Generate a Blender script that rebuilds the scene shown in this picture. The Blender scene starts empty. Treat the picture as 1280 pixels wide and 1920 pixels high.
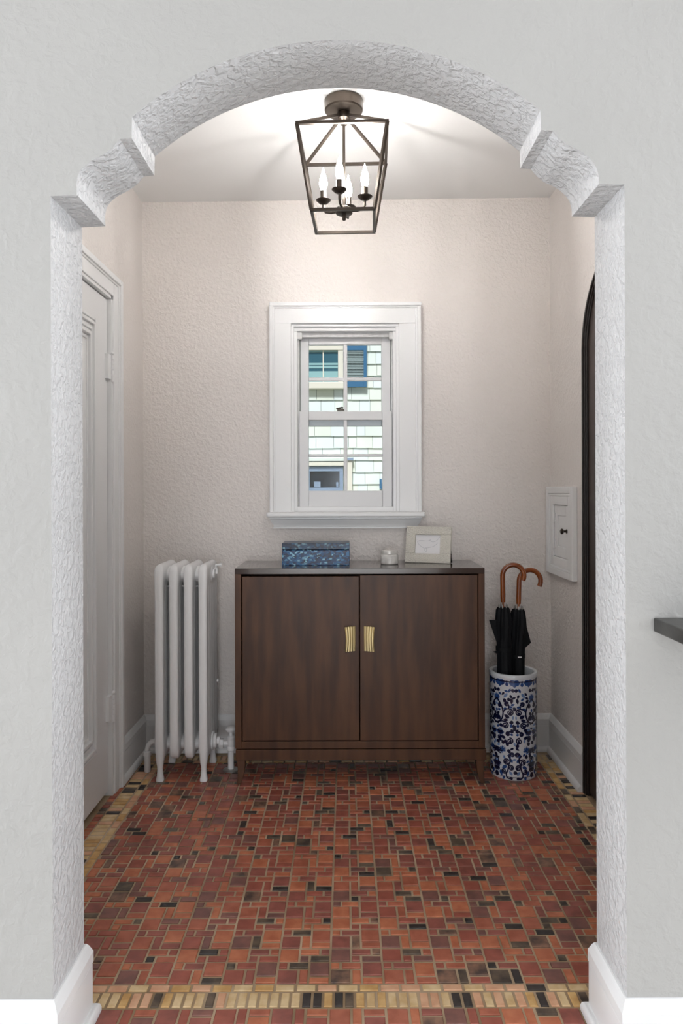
import bpy, bmesh, math, random
from mathutils import Vector, Matrix
random.seed(7)
PI = math.pi
S = bpy.context.scene
COL = S.collection

# ---------------------------------------------------------------- camera, world, exposure
F, VX, VY, TH, CH = 1310.0, 648.0, 920.0, 0.003, 1.2      # focal length in px of the 1280x1920 frame, vanishing point, roll, eye height
cam = bpy.data.objects.new('camera', bpy.data.cameras.new('camera'))
COL.objects.link(cam)
cam.location = (0, 0, CH)
cam.rotation_euler = (PI/2, TH, 0)
cam.data.sensor_fit = 'HORIZONTAL'
cam.data.sensor_width = 24.0
cam.data.lens = 24.0*F/1280.0
cam.data.shift_x = (640-VX)/1280.0
cam.data.shift_y = -(960-VY)/1280.0
cam.data.clip_start = 0.05
S.camera = cam
w = bpy.data.worlds.new('overcast_sky'); S.world = w; w.use_nodes = True
w.node_tree.nodes['Background'].inputs[0].default_value = (0.93, 0.97, 1.0, 1)
w.node_tree.nodes['Background'].inputs[1].default_value = 0.35
S.view_settings.view_transform = 'Standard'
S.view_settings.look = 'None'
S.view_settings.gamma = 1.0
S.view_settings.use_curve_mapping = False
S.view_settings.exposure = 0.3
BULB = 195.0
sun = bpy.data.lights.new('sun', 'SUN'); sun.energy = 3.0; sun.angle = math.radians(12); sun.color = (0.96, 0.98, 1.0)
so = bpy.data.objects.new('sun', sun); COL.objects.link(so)
so.rotation_euler = (math.radians(40), 0, math.radians(-12))          # high, hazy, from behind the house onto the neighbour's wall
# added fill lamps, unseen: far behind the camera and at the arch wall's ends
def fill_lamp(name, loc, rz, sx, sy, energy, col=(0.95, 0.97, 1.0)):
    al = bpy.data.lights.new(name, 'AREA'); al.shape = 'RECTANGLE'; al.size = sx; al.size_y = sy
    al.energy = energy; al.color = col
    ao = bpy.data.objects.new(name, al); COL.objects.link(ao)
    ao.location = loc; ao.rotation_euler = (PI/2, 0, rz)
E_REAR = 100.0
E_SIDE = 78.0
fill_lamp('rear_fill_lamp', (0, -6.0, 1.1), 0, 2.2, 2.1, E_REAR)
for sx in (-1, 1): fill_lamp('side_fill_lamp', (3.5*sx, 0.92, 1.35), PI/2*sx, 0.8, 1.9, E_SIDE, (0.93, 0.96, 1.0))

def P(px, py, Y):
    """point at depth Y seen at pixel px, py of the photograph (used only for measuring)"""
    dx, dy = px-VX, py-VY
    return Vector(((dx-TH*dy)*Y/F, Y, CH-(dy+TH*dx)*Y/F))

# ---------------------------------------------------------------- materials
def lin(c):
    c = c/255.0
    return c/12.92 if c <= 0.04045 else ((c+0.055)/1.055)**2.4
def rgb(r, g, b): return (lin(r), lin(g), lin(b), 1)

def mat(name, col, rough=0.5, metal=0.0, var=0.0, vscale=6.0, bump=0.0, bscale=60.0, bdist=0.003, ramp=None,
        stretch=None, col2=None, spec=0.5, coat=0.0, detail=4.0, distort=0.0):
    m = bpy.data.materials.new(name); m.use_nodes = True
    nt = m.node_tree; N = nt.nodes; L = nt.links
    b = N['Principled BSDF']
    b.inputs['Base Color'].default_value = col
    b.inputs['Roughness'].default_value = rough
    b.inputs['Metallic'].default_value = metal
    b.inputs['Specular IOR Level'].default_value = spec
    b.inputs['Coat Weight'].default_value = coat
    if var or bump or col2:
        g = N.new('ShaderNodeNewGeometry')
        vec = g.outputs['Position']
        if stretch:
            mp = N.new('ShaderNodeMapping'); mp.inputs['Scale'].default_value = stretch
            L.new(vec, mp.inputs['Vector']); vec = mp.outputs['Vector']
    if var or col2:
        n = N.new('ShaderNodeTexNoise'); n.inputs['Scale'].default_value = vscale; n.inputs['Detail'].default_value = 3
        L.new(vec, n.inputs['Vector'])
        r = N.new('ShaderNodeValToRGB')
        r.color_ramp.elements[0].position = 0.35; r.color_ramp.elements[1].position = 0.65
        if col2:
            r.color_ramp.elements[0].color = col2; r.color_ramp.elements[1].color = col
        else:
            r.color_ramp.elements[0].color = tuple(max(0, c*(1-var)) for c in col[:3])+(1,)
            r.color_ramp.elements[1].color = tuple(min(1, c*(1+var)) for c in col[:3])+(1,)
        L.new(n.outputs['Fac'], r.inputs['Fac']); L.new(r.outputs['Color'], b.inputs['Base Color'])
    if bump:
        n = N.new('ShaderNodeTexNoise'); n.inputs['Scale'].default_value = bscale
        n.inputs['Detail'].default_value = detail; n.inputs['Distortion'].default_value = distort
        L.new(vec, n.inputs['Vector'])
        out = n.outputs['Fac']
        if ramp:
            r = N.new('ShaderNodeValToRGB')
            r.color_ramp.elements[0].position = ramp[0]; r.color_ramp.elements[1].position = ramp[1]
            L.new(out, r.inputs['Fac']); out = r.outputs['Color']
        bp = N.new('ShaderNodeBump'); bp.inputs['Strength'].default_value = bump; bp.inputs['Distance'].default_value = bdist
        L.new(out, bp.inputs['Height']); L.new(bp.outputs['Normal'], b.inputs['Normal'])
    return m

M = {}
M['plaster'] = mat('white_plaster_dimmed', (0.425, 0.42, 0.412, 1), 0.6, var=0.02, vscale=3, bump=0.22, bscale=46, bdist=0.006, ramp=(0.40, 0.70), distort=0.35)  # same paint as the jambs, colour darkened to offset light on the front
M['plaster_rough'] = mat('white_trowelled_plaster_lit', (0.62, 0.62, 0.63, 1), 0.55, bump=0.5, bscale=64, bdist=0.010, ramp=(0.42, 0.62), distort=0.5)  # same paint as the front, colour lightened where little light falls
M['beige'] = mat('beige_plaster', (0.79, 0.745, 0.715, 1), 0.6, var=0.02, vscale=2, bump=0.40, bscale=66, bdist=0.007, ramp=(0.40, 0.68), distort=0.5)
M['ceil'] = mat('ceiling_paint', (0.88, 0.88, 0.875, 1), 0.7)
M['trim'] = mat('white_gloss_paint', (0.82, 0.825, 0.83, 1), 0.32, bump=0.05, bscale=30, bdist=0.002)
M['radiator'] = mat('white_radiator_enamel', (0.82, 0.82, 0.825, 1), 0.38, bump=0.1, bscale=90, bdist=0.001)
M['oldpaint'] = mat('old_grey_white_paint', (0.62, 0.62, 0.62, 1), 0.5, var=0.08, vscale=40)
M['steel'] = mat('dull_steel', (0.45, 0.44, 0.42, 1), 0.4, metal=0.9)
M['grout'] = mat('grey_brown_grout', rgb(192, 170, 142), 0.85, col2=rgb(148, 124, 96), vscale=5, bump=0.4, bscale=300, bdist=0.001)
M['bouncefloor'] = mat('bounce_white_floor', rgb(226, 222, 216), 0.5, var=0.05, vscale=4, stretch=(8, 1, 1))  # unseen hall floor, whitened to bounce light up under the arch
M['bronze'] = mat('dark_bronze', (0.075, 0.062, 0.052, 1), 0.36, metal=0.85)
M['bronze_light'] = mat('brushed_bronze', (0.10, 0.082, 0.068, 1), 0.34, metal=0.9)
M['wood'] = mat('espresso_wood', rgb(92, 62, 43), 0.38, col2=rgb(68, 45, 33), vscale=3.2, stretch=(7, 7, 0.9), bump=0.06, bscale=60, bdist=0.0005, spec=0.3)
M['wood_top'] = mat('espresso_wood_polished', rgb(66, 52, 46), 0.14, col2=rgb(52, 40, 36), vscale=3, stretch=(1, 8, 8), coat=0.4)
M['brass'] = mat('satin_brass', rgb(222, 204, 156), 0.3, metal=0.75)
M['black'] = mat('black_void', (0.006, 0.006, 0.006, 1), 0.8)
M['darkdoor'] = mat('dark_walnut_door', rgb(52, 41, 36), 0.4, var=0.2, vscale=5, stretch=(6, 6, 0.7))
M['darkframe'] = mat('black_brown_frame', rgb(34, 28, 26), 0.35)
M['stone'] = mat('dark_soapstone', rgb(58, 57, 54), 0.32, col2=rgb(44, 43, 41), vscale=25, bump=0.15, bscale=120, bdist=0.001)
M['umb_cloth'] = mat('black_nylon', (0.008, 0.009, 0.011, 1), 0.65, spec=0.2)
M['umb_wood'] = mat('varnished_handle_wood', rgb(150, 78, 34), 0.22, col2=rgb(112, 52, 22), vscale=14, stretch=(1, 1, 0.5), coat=0.5)
M['porcelain'] = mat('white_porcelain', rgb(226, 230, 236), 0.14, coat=0.4)
M['navy'] = mat('cobalt_dark_glaze', rgb(20, 26, 62), 0.15, coat=0.4)
M['blue'] = mat('cobalt_glaze', rgb(52, 88, 148), 0.15, coat=0.4, col2=rgb(34, 60, 118), vscale=60)
M['paleblue'] = mat('pale_cobalt_wash', rgb(138, 164, 205), 0.15, coat=0.4, col2=rgb(96, 128, 182), vscale=50)
M['jar'] = mat('marbled_white_glass', rgb(228, 226, 222), 0.25, col2=rgb(196, 193, 190), vscale=35)
M['jarlid'] = mat('pale_silver_lid', rgb(214, 212, 208), 0.3, metal=0.2)
M['weave'] = mat('white_woven', rgb(226, 222, 212), 0.6, bump=1.0, bscale=210, bdist=0.006, stretch=(1, 1, 1.9), detail=1)
M['paper'] = mat('print_paper', rgb(232, 231, 233), 0.7)
M['ink'] = mat('grey_ink', rgb(186, 186, 192), 0.7)
M['sash'] = mat('white_sash_paint', (0.72, 0.725, 0.735, 1), 0.35)
M['shingle'] = [mat('pale_green_shingle', rgb(236, 242, 230), 0.8, var=0.04, vscale=3),
                mat('pale_grey_shingle', rgb(234, 241, 236), 0.8, var=0.04, vscale=3),
                mat('cream_shingle', rgb(237, 241, 226), 0.8, var=0.04, vscale=3)]
M['gap'] = mat('shingle_shadow_gap', rgb(70, 72, 66), 0.9)
M['cream'] = mat('cream_house_trim', rgb(240, 232, 214), 0.6)
M['shutter'] = mat('blue_shutter_paint', rgb(58, 112, 150), 0.5)
M['louver'] = mat('pale_louver_paint', rgb(196, 208, 206), 0.5)
M['teal'] = mat('teal_window_glass', rgb(62, 104, 118), 0.1)
M['blind'] = mat('pale_window_blind', rgb(150, 190, 190), 0.5)
M['greyblue'] = mat('grey_blue_paint', rgb(146, 162, 184), 0.5)
M['darkglass'] = mat('dark_window_glass', rgb(40, 44, 50), 0.15, var=0.3, vscale=12)
M['ground'] = mat('outside_ground', rgb(120, 125, 110), 0.9, var=0.2, vscale=3)

def glass_mat():
    m = bpy.data.materials.new('window_glass'); m.use_nodes = True
    nt = m.node_tree; N = nt.nodes; N.clear()
    o = N.new('ShaderNodeOutputMaterial'); mx = N.new('ShaderNodeMixShader')
    t = N.new('ShaderNodeBsdfTransparent'); g = N.new('ShaderNodeBsdfGlossy'); g.inputs['Roughness'].default_value = 0.02
    f = N.new('ShaderNodeFresnel'); f.inputs['IOR'].default_value = 1.12
    t.inputs['Color'].default_value = (0.97, 0.99, 1.0, 1)
    nt.links.new(f.outputs[0], mx.inputs[0]); nt.links.new(t.outputs[0], mx.inputs[1]); nt.links.new(g.outputs[0], mx.inputs[2])
    nt.links.new(mx.outputs[0], o.inputs[0])
    return m
M['glass'] = glass_mat()

def emit_mat():
    m = bpy.data.materials.new('glowing_bulb'); m.use_nodes = True
    b = m.node_tree.nodes['Principled BSDF']
    b.inputs['Base Color'].default_value = (1, 1, 1, 1)
    b.inputs['Emission Color'].default_value = (1.0, 0.965, 0.93, 1)
    b.inputs['Emission Strength'].default_value = BULB
    return m
M['bulb'] = emit_mat()

def shell_mat(dark=1.0):
    m = bpy.data.materials.new('blue_shell_mosaic'); m.use_nodes = True
    nt = m.node_tree; N = nt.nodes; L = nt.links; b = N['Principled BSDF']
    g = N.new('ShaderNodeNewGeometry')
    mp = N.new('ShaderNodeMapping'); mp.inputs['Scale'].default_value = (95, 60, 130)
    v = N.new('ShaderNodeTexVoronoi'); v.inputs['Scale'].default_value = 1.0; v.distance = 'CHEBYCHEV'
    L.new(g.outputs['Position'], mp.inputs['Vector']); L.new(mp.outputs['Vector'], v.inputs['Vector'])
    r = N.new('ShaderNodeValToRGB'); r.color_ramp.interpolation = 'LINEAR'
    e = r.color_ramp.elements
    e[0].position = 0.1; e[0].color = rgb(6, 30, 66)
    e[1].position = 0.97; e[1].color = rgb(150, 205, 225)
    x = e.new(0.5); x.color = rgb(12, 66, 116)
    x = e.new(0.8); x.color = rgb(30, 104, 156)
    s = N.new('ShaderNodeSeparateColor')
    L.new(v.outputs['Color'], s.inputs[0]); L.new(s.outputs[0], r.inputs['Fac']); L.new(r.outputs['Color'], b.inputs['Base Color'])
    bp = N.new('ShaderNodeBump'); bp.inputs['Strength'].default_value = 0.5; bp.inputs['Distance'].default_value = 0.002
    L.new(s.outputs[1], bp.inputs['Height']); L.new(bp.outputs['Normal'], b.inputs['Normal'])
    for q in e: q.color = tuple(c*dark for c in q.color[:3])+(1,)
    b.inputs['Roughness'].default_value = 0.22; b.inputs['Specular IOR Level'].default_value = 0.25
    return m
M['shell'] = shell_mat(); M['shell_lid'] = shell_mat(.45)

def tile_mat(name, c1, c2, rough=0.27):
    m = mat(name, c1, rough, col2=c2, vscale=26, bump=0.12, bscale=140, bdist=0.001)
    return m
RED = [tile_mat('terracotta_tile', rgb(185, 110, 86), rgb(161, 91, 70)),
       tile_mat('brick_red_tile', rgb(170, 96, 80), rgb(148, 82, 69)),
       tile_mat('orange_red_tile', rgb(201, 124, 91), rgb(179, 105, 76)),
       tile_mat('russet_tile', rgb(162, 96, 84), rgb(136, 81, 72))]
PLUM = [tile_mat('plum_brown_tile', rgb(141, 96, 86), rgb(118, 82, 76)), tile_mat('flashed_brown_tile', rgb(152, 115, 94), rgb(86, 70, 64))]
DARK = [tile_mat('ironspot_tile', rgb(70, 63, 60), rgb(52, 47, 46), 0.25), tile_mat('umber_tile', rgb(113, 96, 80), rgb(63, 55, 49), 0.28)]
TAN = [tile_mat('buff_tile', rgb(228, 202, 158), rgb(208, 174, 126)), tile_mat('honey_tile', rgb(222, 182, 124), rgb(198, 154, 96)),
       tile_mat('pinkish_buff_tile', rgb(226, 180, 146), rgb(212, 160, 126))]
TILES = RED+PLUM+DARK+TAN

# ---------------------------------------------------------------- mesh helpers
def box(bm, x0, x1, y0, y1, z0, z1):
    v = [bm.verts.new((x, y, z)) for z in (z0, z1) for y in (y0, y1) for x in (x0, x1)]
    for f in ((0, 2, 3, 1), (4, 5, 7, 6), (0, 1, 5, 4), (2, 6, 7, 3), (0, 4, 6, 2), (1, 3, 7, 5)):
        bm.faces.new([v[i] for i in f])
def hexa(bm, pts):
    """8 points: bottom ring 4 then top ring 4"""
    v = [bm.verts.new(p) for p in pts]
    for f in ((3, 2, 1, 0), (4, 5, 6, 7), (0, 1, 5, 4), (1, 2, 6, 5), (2, 3, 7, 6), (3, 0, 4, 7)):
        bm.faces.new([v[i] for i in f])
def loft(bm, rings, cap=True, closed=True):
    R = [[bm.verts.new(p) for p in r] for r in rings]
    n = len(R[0])
    for a, b in zip(R, R[1:]):
        for i in range(n if closed else n-1):
            j = (i+1) % n
            bm.faces.new((a[i], a[j], b[j], b[i]))
    if cap:
        bm.faces.new(list(reversed(R[0]))); bm.faces.new(R[-1])
def frame_of(d):
    d = d.normalized()
    u = d.cross(Vector((0, 0, 1)))
    if u.length < 1e-4: u = Vector((1, 0, 0))
    u.normalize(); return u, d.cross(u).normalized()
def tube(bm, pts, r, n=10, cap=True):
    pts = [Vector(p) for p in pts]
    rs = r if isinstance(r, (list, tuple)) else [r]*len(pts)
    rings = []; u = None
    for i, p in enumerate(pts):
        d = (pts[min(i+1, len(pts)-1)]-pts[max(i-1, 0)]).normalized()
        if u is None: u, _ = frame_of(d)
        u = (u-d*u.dot(d)).normalized(); v = d.cross(u)
        rings.append([p+(u*math.cos(a)+v*math.sin(a))*rs[i] for a in [2*PI*k/n for k in range(n)]])
    loft(bm, rings, cap)
def bar(bm, a, b, wd, ht=None, up=Vector((0, 0, 1))):
    a, b = Vector(a), Vector(b); ht = ht or wd
    d = (b-a).normalized(); u = d.cross(up)
    if u.length < 1e-3: u = d.cross(Vector((0, 1, 0)))
    u.normalize(); v = u.cross(d)
    q = [(-1, -1), (1, -1), (1, 1), (-1, 1)]
    loft(bm, [[p+u*s*wd/2+v*t*ht/2 for s, t in q] for p in (a, b)])
def lathe(bm, prof, c, n=32, cap=True):
    loft(bm, [[(c[0]+r*math.cos(2*PI*k/n), c[1]+r*math.sin(2*PI*k/n), c[2]+z) for k in range(n)] for r, z in prof], cap)
def poly_prism(bm, pts, vec, mi_front=0, mi_side=0):
    vec = Vector(vec)
    a = [bm.verts.new(p) for p in pts]; b = [bm.verts.new(Vector(p)+vec) for p in pts]
    f1 = bm.faces.new(a); f2 = bm.faces.new(list(reversed(b)))
    f1.material_index = f2.material_index = mi_front
    n = len(pts)
    for i in range(n):
        j = (i+1) % n
        f = bm.faces.new((a[j], a[i], b[i], b[j])); f.material_index = mi_side
    f1.normal_update(); f2.normal_update()
    bmesh.ops.triangulate(bm, faces=[f1, f2])
def catmull(pts, n=6):
    out = []
    for i in range(len(pts)-1):
        p0, p1, p2, p3 = pts[max(i-1, 0)], pts[i], pts[i+1], pts[min(i+2, len(pts)-1)]
        for k in range(n):
            t = k/n
            out.append(tuple(0.5*(2*p1[c]+(p2[c]-p0[c])*t+(2*p0[c]-5*p1[c]+4*p2[c]-p3[c])*t*t+(3*p1[c]-p0[c]-3*p2[c]+p3[c])*t**3) for c in range(len(p1))))
    out.append(tuple(pts[-1])); return out

def obj(name, bm, m, parent=None, smooth=False, bevel=0.0, kind=None, seg=2):
    bmesh.ops.recalc_face_normals(bm, faces=bm.faces[:])
    me = bpy.data.meshes.new(name); bm.to_mesh(me); bm.free()
    for x in (m if isinstance(m, list) else [m]): me.materials.append(x)
    o = bpy.data.objects.new(name, me); COL.objects.link(o)
    if smooth:
        for p in me.polygons: p.use_smooth = True
        me.set_sharp_from_angle(angle=math.radians(40))
    if bevel:
        b = o.modifiers.new('bevel', 'BEVEL'); b.width = bevel; b.segments = seg; b.limit_method = 'ANGLE'; b.angle_limit = math.radians(35)
    if parent: attach(o, parent)
    if kind: o['kind'] = kind
    return o
def attach(o, parent):
    o.parent = parent
    root = parent
    while root.parent: root = root.parent
    # parts are modelled in world coordinates; undo the parent's own placement
    o.matrix_parent_inverse = WORLD[parent.name].inverted() if parent.name in WORLD else Matrix.Identity(4)
WORLD = {}
def thing(name, loc, label=None, cat=None, group=None, kind=None):
    o = bpy.data.objects.new(name, None); COL.objects.link(o); o.location = loc; o.empty_display_size = 0.1
    WORLD[o.name] = Matrix.Translation(Vector(loc))
    if label: o['label'] = label
    if cat: o['category'] = cat
    if group: o['group'] = group
    if kind: o['kind'] = kind
    return o
def new(): return bmesh.new()
def B(name, m, parent, *dims, bevel=0.0, kind=None):
    bm = new(); box(bm, *dims); return obj(name, bm, m, parent, bevel=bevel, kind=kind)

# ---------------------------------------------------------------- main planes (metres)
D1, D2 = 1.4175, 1.587          # front and back face of the wall with the arch
YB = 3.226                      # back wall of the foyer
XL, XR = -0.934, 0.945          # foyer side walls
JL, JR = -0.597, 0.567          # jambs of the arch
ZC = lambda x: 2.542+0.0105*x   # foyer ceiling, slightly out of level

# ---------------------------------------------------------------- structure: arch wall
def arch_profile():
    q = [(102.5, 367.5), (144, 365)]
    q += catmull([(144, 365), (143.5, 342), (150, 320), (168, 303), (192, 290), (211, 276), (224, 260.5)], 5)[1:]
    q += [(246.5, 258.5)]
    a, b, c = (247.5, 219), (640, 75), (1012.5, 207.5)
    ax, ay, bx, by, cx, cy = *a, *b, *c
    d = 2*(ax*(by-cy)+bx*(cy-ay)+cx*(ay-by))
    ux = ((ax*ax+ay*ay)*(by-cy)+(bx*bx+by*by)*(cy-ay)+(cx*cx+cy*cy)*(ay-by))/d
    uy = ((ax*ax+ay*ay)*(cx-bx)+(bx*bx+by*by)*(ax-cx)+(cx*cx+cy*cy)*(bx-ax))/d
    r = math.hypot(ax-ux, ay-uy); t0 = math.atan2(ay-uy, ax-ux); t1 = math.atan2(cy-uy, cx-ux)
    q += [(ux+r*math.cos(t0+(t1-t0)*k/44), uy+r*math.sin(t0+(t1-t0)*k/44)) for k in range(45)]
    q += [(1014, 244)]
    q += catmull([(1036.5, 245), (1046, 257), (1062, 271), (1090, 285), (1112, 305), (1121, 325), (1122.5, 345)], 5)
    q += [(1167.5, 346)]
    out = []
    for x, y in q:
        p = P(x, y, D1); out.append((p.x, p.z))
    return out
prof = arch_profile()
zl, zr = prof[0][1], prof[-1][1]
pts = [(-3.6, 0), (-3.6, 2.75), (3.6, 2.75), (3.6, 0), (JR, 0), (JR, zr)] + list(reversed(prof[1:-1])) + [(JL, zl), (JL, 0)]
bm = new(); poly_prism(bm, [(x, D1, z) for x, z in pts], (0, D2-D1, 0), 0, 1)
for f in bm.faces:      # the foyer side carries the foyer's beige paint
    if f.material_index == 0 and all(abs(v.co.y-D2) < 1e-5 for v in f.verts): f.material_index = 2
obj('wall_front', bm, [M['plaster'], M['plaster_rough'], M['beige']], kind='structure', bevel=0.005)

# foyer side walls, back wall, ceiling
DL0, DL1, DLZ = 2.005, 2.769, 1.972           # left door opening
bm = new()
pl = [(D2, 0), (D2, 2.7), (YB+0.15, 2.7), (YB+0.15, 0), (DL1, 0), (DL1, DLZ), (DL0, DLZ), (DL0, 0)]
poly_prism(bm, [(XL, y, z) for y, z in pl], (-0.13, 0, 0))
obj('wall_left', bm, M['beige'], kind='structure')
AC, AA, AB, AS = 2.325, 0.445, 0.356, 1.753   # arched door on the right: centre, half width, rise, spring
def arch_right(inset=0.0, n=28):
    a, b = AA-inset, AB-inset
    return [(AC+a*math.cos(PI*k/n), AS+b*math.sin(PI*k/n)) for k in range(n+1)]
bm = new()
ar = arch_right(0.012)
pr = [(D2, 0), (D2, 2.7), (YB+0.15, 2.7), (YB+0.15, 0), (ar[0][0], 0)]+ar+[(ar[-1][0], 0)]
poly_prism(bm, [(XR, y, z) for y, z in pr], (0.13, 0, 0))
obj('wall_right', bm, M['beige'], kind='structure')
W0, W1 = P(545, 606, YB), P(748.5, 961, YB)   # window opening in the back wall
bm = new()
for y in (YB, YB+0.15):
    o4 = [(XL-0.13, 0), (XR+0.13, 0), (XR+0.13, 2.7), (XL-0.13, 2.7)]
    i4 = [(W0.x, W1.z), (W1.x, W1.z), (W1.x, W0.z), (W0.x, W0.z)]
    vo = [bm.verts.new((x, y, z)) for x, z in o4]; vi = [bm.verts.new((x, y, z)) for x, z in i4]
    for k in range(4):
        bm.faces.new((vo[k], vo[(k+1) % 4], vi[(k+1) % 4], vi[k]))
    if y == YB: keep = vi
    else:
        for k in range(4): bm.faces.new((keep[k], keep[(k+1) % 4], vi[(k+1) % 4], vi[k]))
obj('wall_back', bm, M['beige'], kind='structure')
bm = new()
hexa(bm, [(XL-.13, D2, ZC(XL)), (XR+.13, D2, ZC(XR)), (XR+.13, YB+.15, ZC(XR)), (XL-.13, YB+.15, ZC(XL)),
          (XL-.13, D2, 2.72), (XR+.13, D2, 2.72), (XR+.13, YB+.15, 2.72), (XL-.13, YB+.15, 2.72)])
obj('ceiling', bm, M['ceil'], kind='structure')
# the room the photograph is taken from (open towards the daylight on its far sides)
B('ceiling_hall', M['ceil'], None, -3.6, 3.6, -6.3, D1, 2.75, 2.85, kind='structure')
B('floor_hall', M['bouncefloor'], None, -3.6, 3.6, -6.3, D1, -0.04, 0.0, kind='structure')
for sd_, nm_ in ((-1, 'wall_hall_left'), (1, 'wall_hall_right')):
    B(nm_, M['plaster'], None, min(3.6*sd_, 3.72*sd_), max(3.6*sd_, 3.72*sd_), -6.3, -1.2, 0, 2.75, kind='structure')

# ---------------------------------------------------------------- tiled floor
bm = new(); box(bm, XL-0.13, XR+0.13, D1, YB+0.15, -0.04, -0.0028)
floor = obj('floor', bm, M['grout'], kind='structure')
U = 0.02640; JT = 0.0062
mesh_cache = {}
def tile_verts(lx, ly):
    a, b = lx/2, ly/2; e = 0.0016
    return [(-a, -b, -.006), (a, -b, -.006), (a, b, -.006), (-a, b, -.006), (-a, -b, -.0012), (a, -b, -.0012), (a, b, -.0012), (-a, b, -.0012),
            (-a+e, -b+e, 0), (a-e, -b+e, 0), (a-e, b-e, 0), (-a+e, b-e, 0)]
TF = [(0, 1, 5, 4), (1, 2, 6, 5), (2, 3, 7, 6), (3, 0, 4, 7), (4, 5, 9, 8), (5, 6, 10, 9), (6, 7, 11, 10), (7, 4, 8, 11), (8, 9, 10, 11)]
tiles = []      # (cx, cy, lx, ly, material index, border?)
def pick(kind):
    r = random.random()
    if kind == 'sq':  return random.choice(range(4)) if r < .80 else (4 if r < .91 else (5 if r < .97 else 7))
    if kind == 're':  return random.choice(range(4)) if r < .70 else (4 if r < .80 else (6 if r < .88 else (7 if r < .97 else 5)))
    return (8 if r < .36 else 9 if r < .56 else 10 if r < .78 else 7 if r < .90 else 6)
FX0, FX1, FY0, FY1 = -0.815, 0.853, 1.701, 3.090
def add_tile(x0, x1, y0, y1, kind, lim=None):
    if lim:
        x0, x1, y0, y1 = max(x0, lim[0]), min(x1, lim[1]), max(y0, lim[2]), min(y1, lim[3])
    lx, ly = x1-x0-JT, y1-y0-JT
    if lx < 0.008 or ly < 0.008: return
    tiles.append(((x0+x1)/2+random.uniform(-.0006, .0006), (y0+y1)/2+random.uniform(-.0006, .0006), lx, ly, pick(kind), kind == 'bo'))
BLOCK = [(0, 2, 0, 2, 'sq'), (2, 3, 0, 2, 're'), (3, 5, 0, 1, 're'), (3, 5, 1, 3, 'sq'), (0, 1, 2, 3, 're'), (1, 3, 2, 3, 're'),
         (0, 2, 3, 5, 'sq'), (2, 3, 3, 4, 're'), (3, 5, 3, 4, 're'), (2, 4, 4, 5, 're'), (4, 5, 4, 5, 're')]
for bi in range(-6, 9):
    for bj in range(0, 12):
        for u0, u1, v0, v1, k in BLOCK:
            add_tile(-0.175+(bi*5+u0)*U, -0.175+(bi*5+u1)*U, FY0+(bj*5+v0)*U, FY0+(bj*5+v1)*U, k, (FX0, FX1, FY0, FY1))
        for u0, u1, v0, v1, k in BLOCK:      # the strip inside the arch, in front of the light band
            if bj < 3:
                add_tile(-0.175+(bi*5+u0)*U, -0.175+(bi*5+u1)*U, 1.6225-(bj*5+v1)*U, 1.6225-(bj*5+v0)*U, k, (JL if bj*5+v0 > 1.3 else XL, JR if bj*5+v0 > 1.3 else XR, D1, 1.6225))
# light border: a row of stretchers and a row of soldiers all around the field
UB = .02525; n = int(round((FX1-FX0+2*U)/(2*UB)))
for k in range(n):
    x = FX0-U+k*2*UB+0.010
    add_tile(x, x+2*UB, 1.6745, 1.701, 'bo', (XL, XR, 0, 9)); add_tile(x, x+2*UB, FY1, FY1+0.0275, 'bo', (XL, XR, 0, 9))
for k in range(2*n+10):
    x = FX0-4*U+k*UB+0.004
    add_tile(x, x+UB, 1.6225, 1.6745, 'bo', (XL, XR, 0, 9)); add_tile(x, x+UB, FY1+.0275, FY1+.080, 'bo', (XL, XR, 0, 9))
m_ = int((FY1-FY0)/(2*U))+1
for k in range(m_):
    y = FY0+k*2*U
    add_tile(FX0-U-.004, FX0, y, y+2*U, 'bo', (-9, 9, FY0, FY1)); add_tile(FX1, FX1+U+.004, y, y+2*U, 'bo', (-9, 9, FY0, FY1))
for k in range(int((FY1-FY0)/U)+1):
    y = FY0+k*U
    add_tile(FX0-3.1*U-.004, FX0-U-.004, y, y+U, 'bo', (-9, 9, FY0, FY1)); add_tile(FX1+U+.004, XR-0.004, y, y+U, 'bo', (-9, 9, FY0, FY1))
    add_tile(XL, FX0-3.1*U-.004, y, y+U*1.0, 're', (-9, 9, FY0, FY1))
vis = [t for t in tiles if -0.375*t[1] < t[0] < 0.356*t[1] and t[1] < 3.0 and t[1] > 1.56]
area = lambda t: -(t[2]*t[3])/(t[1]**3)
single = set(sorted([t for t in vis if not t[5]], key=lambda t: t[1])[:300]) | set(sorted([t for t in vis if t[5]], key=area)[:170])
rest_v, rest_f, rest_m = [], [], []
for t in tiles:
    cx, cy, lx, ly, mi, bo = t
    rx, ry, dz = random.gauss(0, .006), random.gauss(0, .006), random.uniform(-.0006, .0004)
    if t in single:
        key = (round(lx, 3), round(ly, 3))
        if key not in mesh_cache:
            me = bpy.data.meshes.new('tile'); me.from_pydata(tile_verts(*key), [], TF); me.materials.append(TILES[0]); mesh_cache[key] = me
        o = bpy.data.objects.new('border_tile' if bo else 'tile', mesh_cache[key]); COL.objects.link(o)
        o.location = (cx, cy, dz); o.rotation_euler = (rx, ry, 0); o.parent = floor
        o.material_slots[0].link = 'OBJECT'; o.material_slots[0].material = TILES[mi]
    else:
        k = len(rest_v)
        rest_v += [(cx+x, cy+y, z+dz+y*rx-x*ry) for x, y, z in tile_verts(lx, ly)]
        rest_f += [tuple(i+k for i in f) for f in TF]; rest_m += [mi]*len(TF)
me = bpy.data.meshes.new('far_tiles'); me.from_pydata(rest_v, [], rest_f)
for x in TILES: me.materials.append(x)
me.polygons.foreach_set('material_index', rest_m)
o = bpy.data.objects.new('far_tiles', me); COL.objects.link(o); o.parent = floor; o['kind'] = 'stuff'

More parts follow.
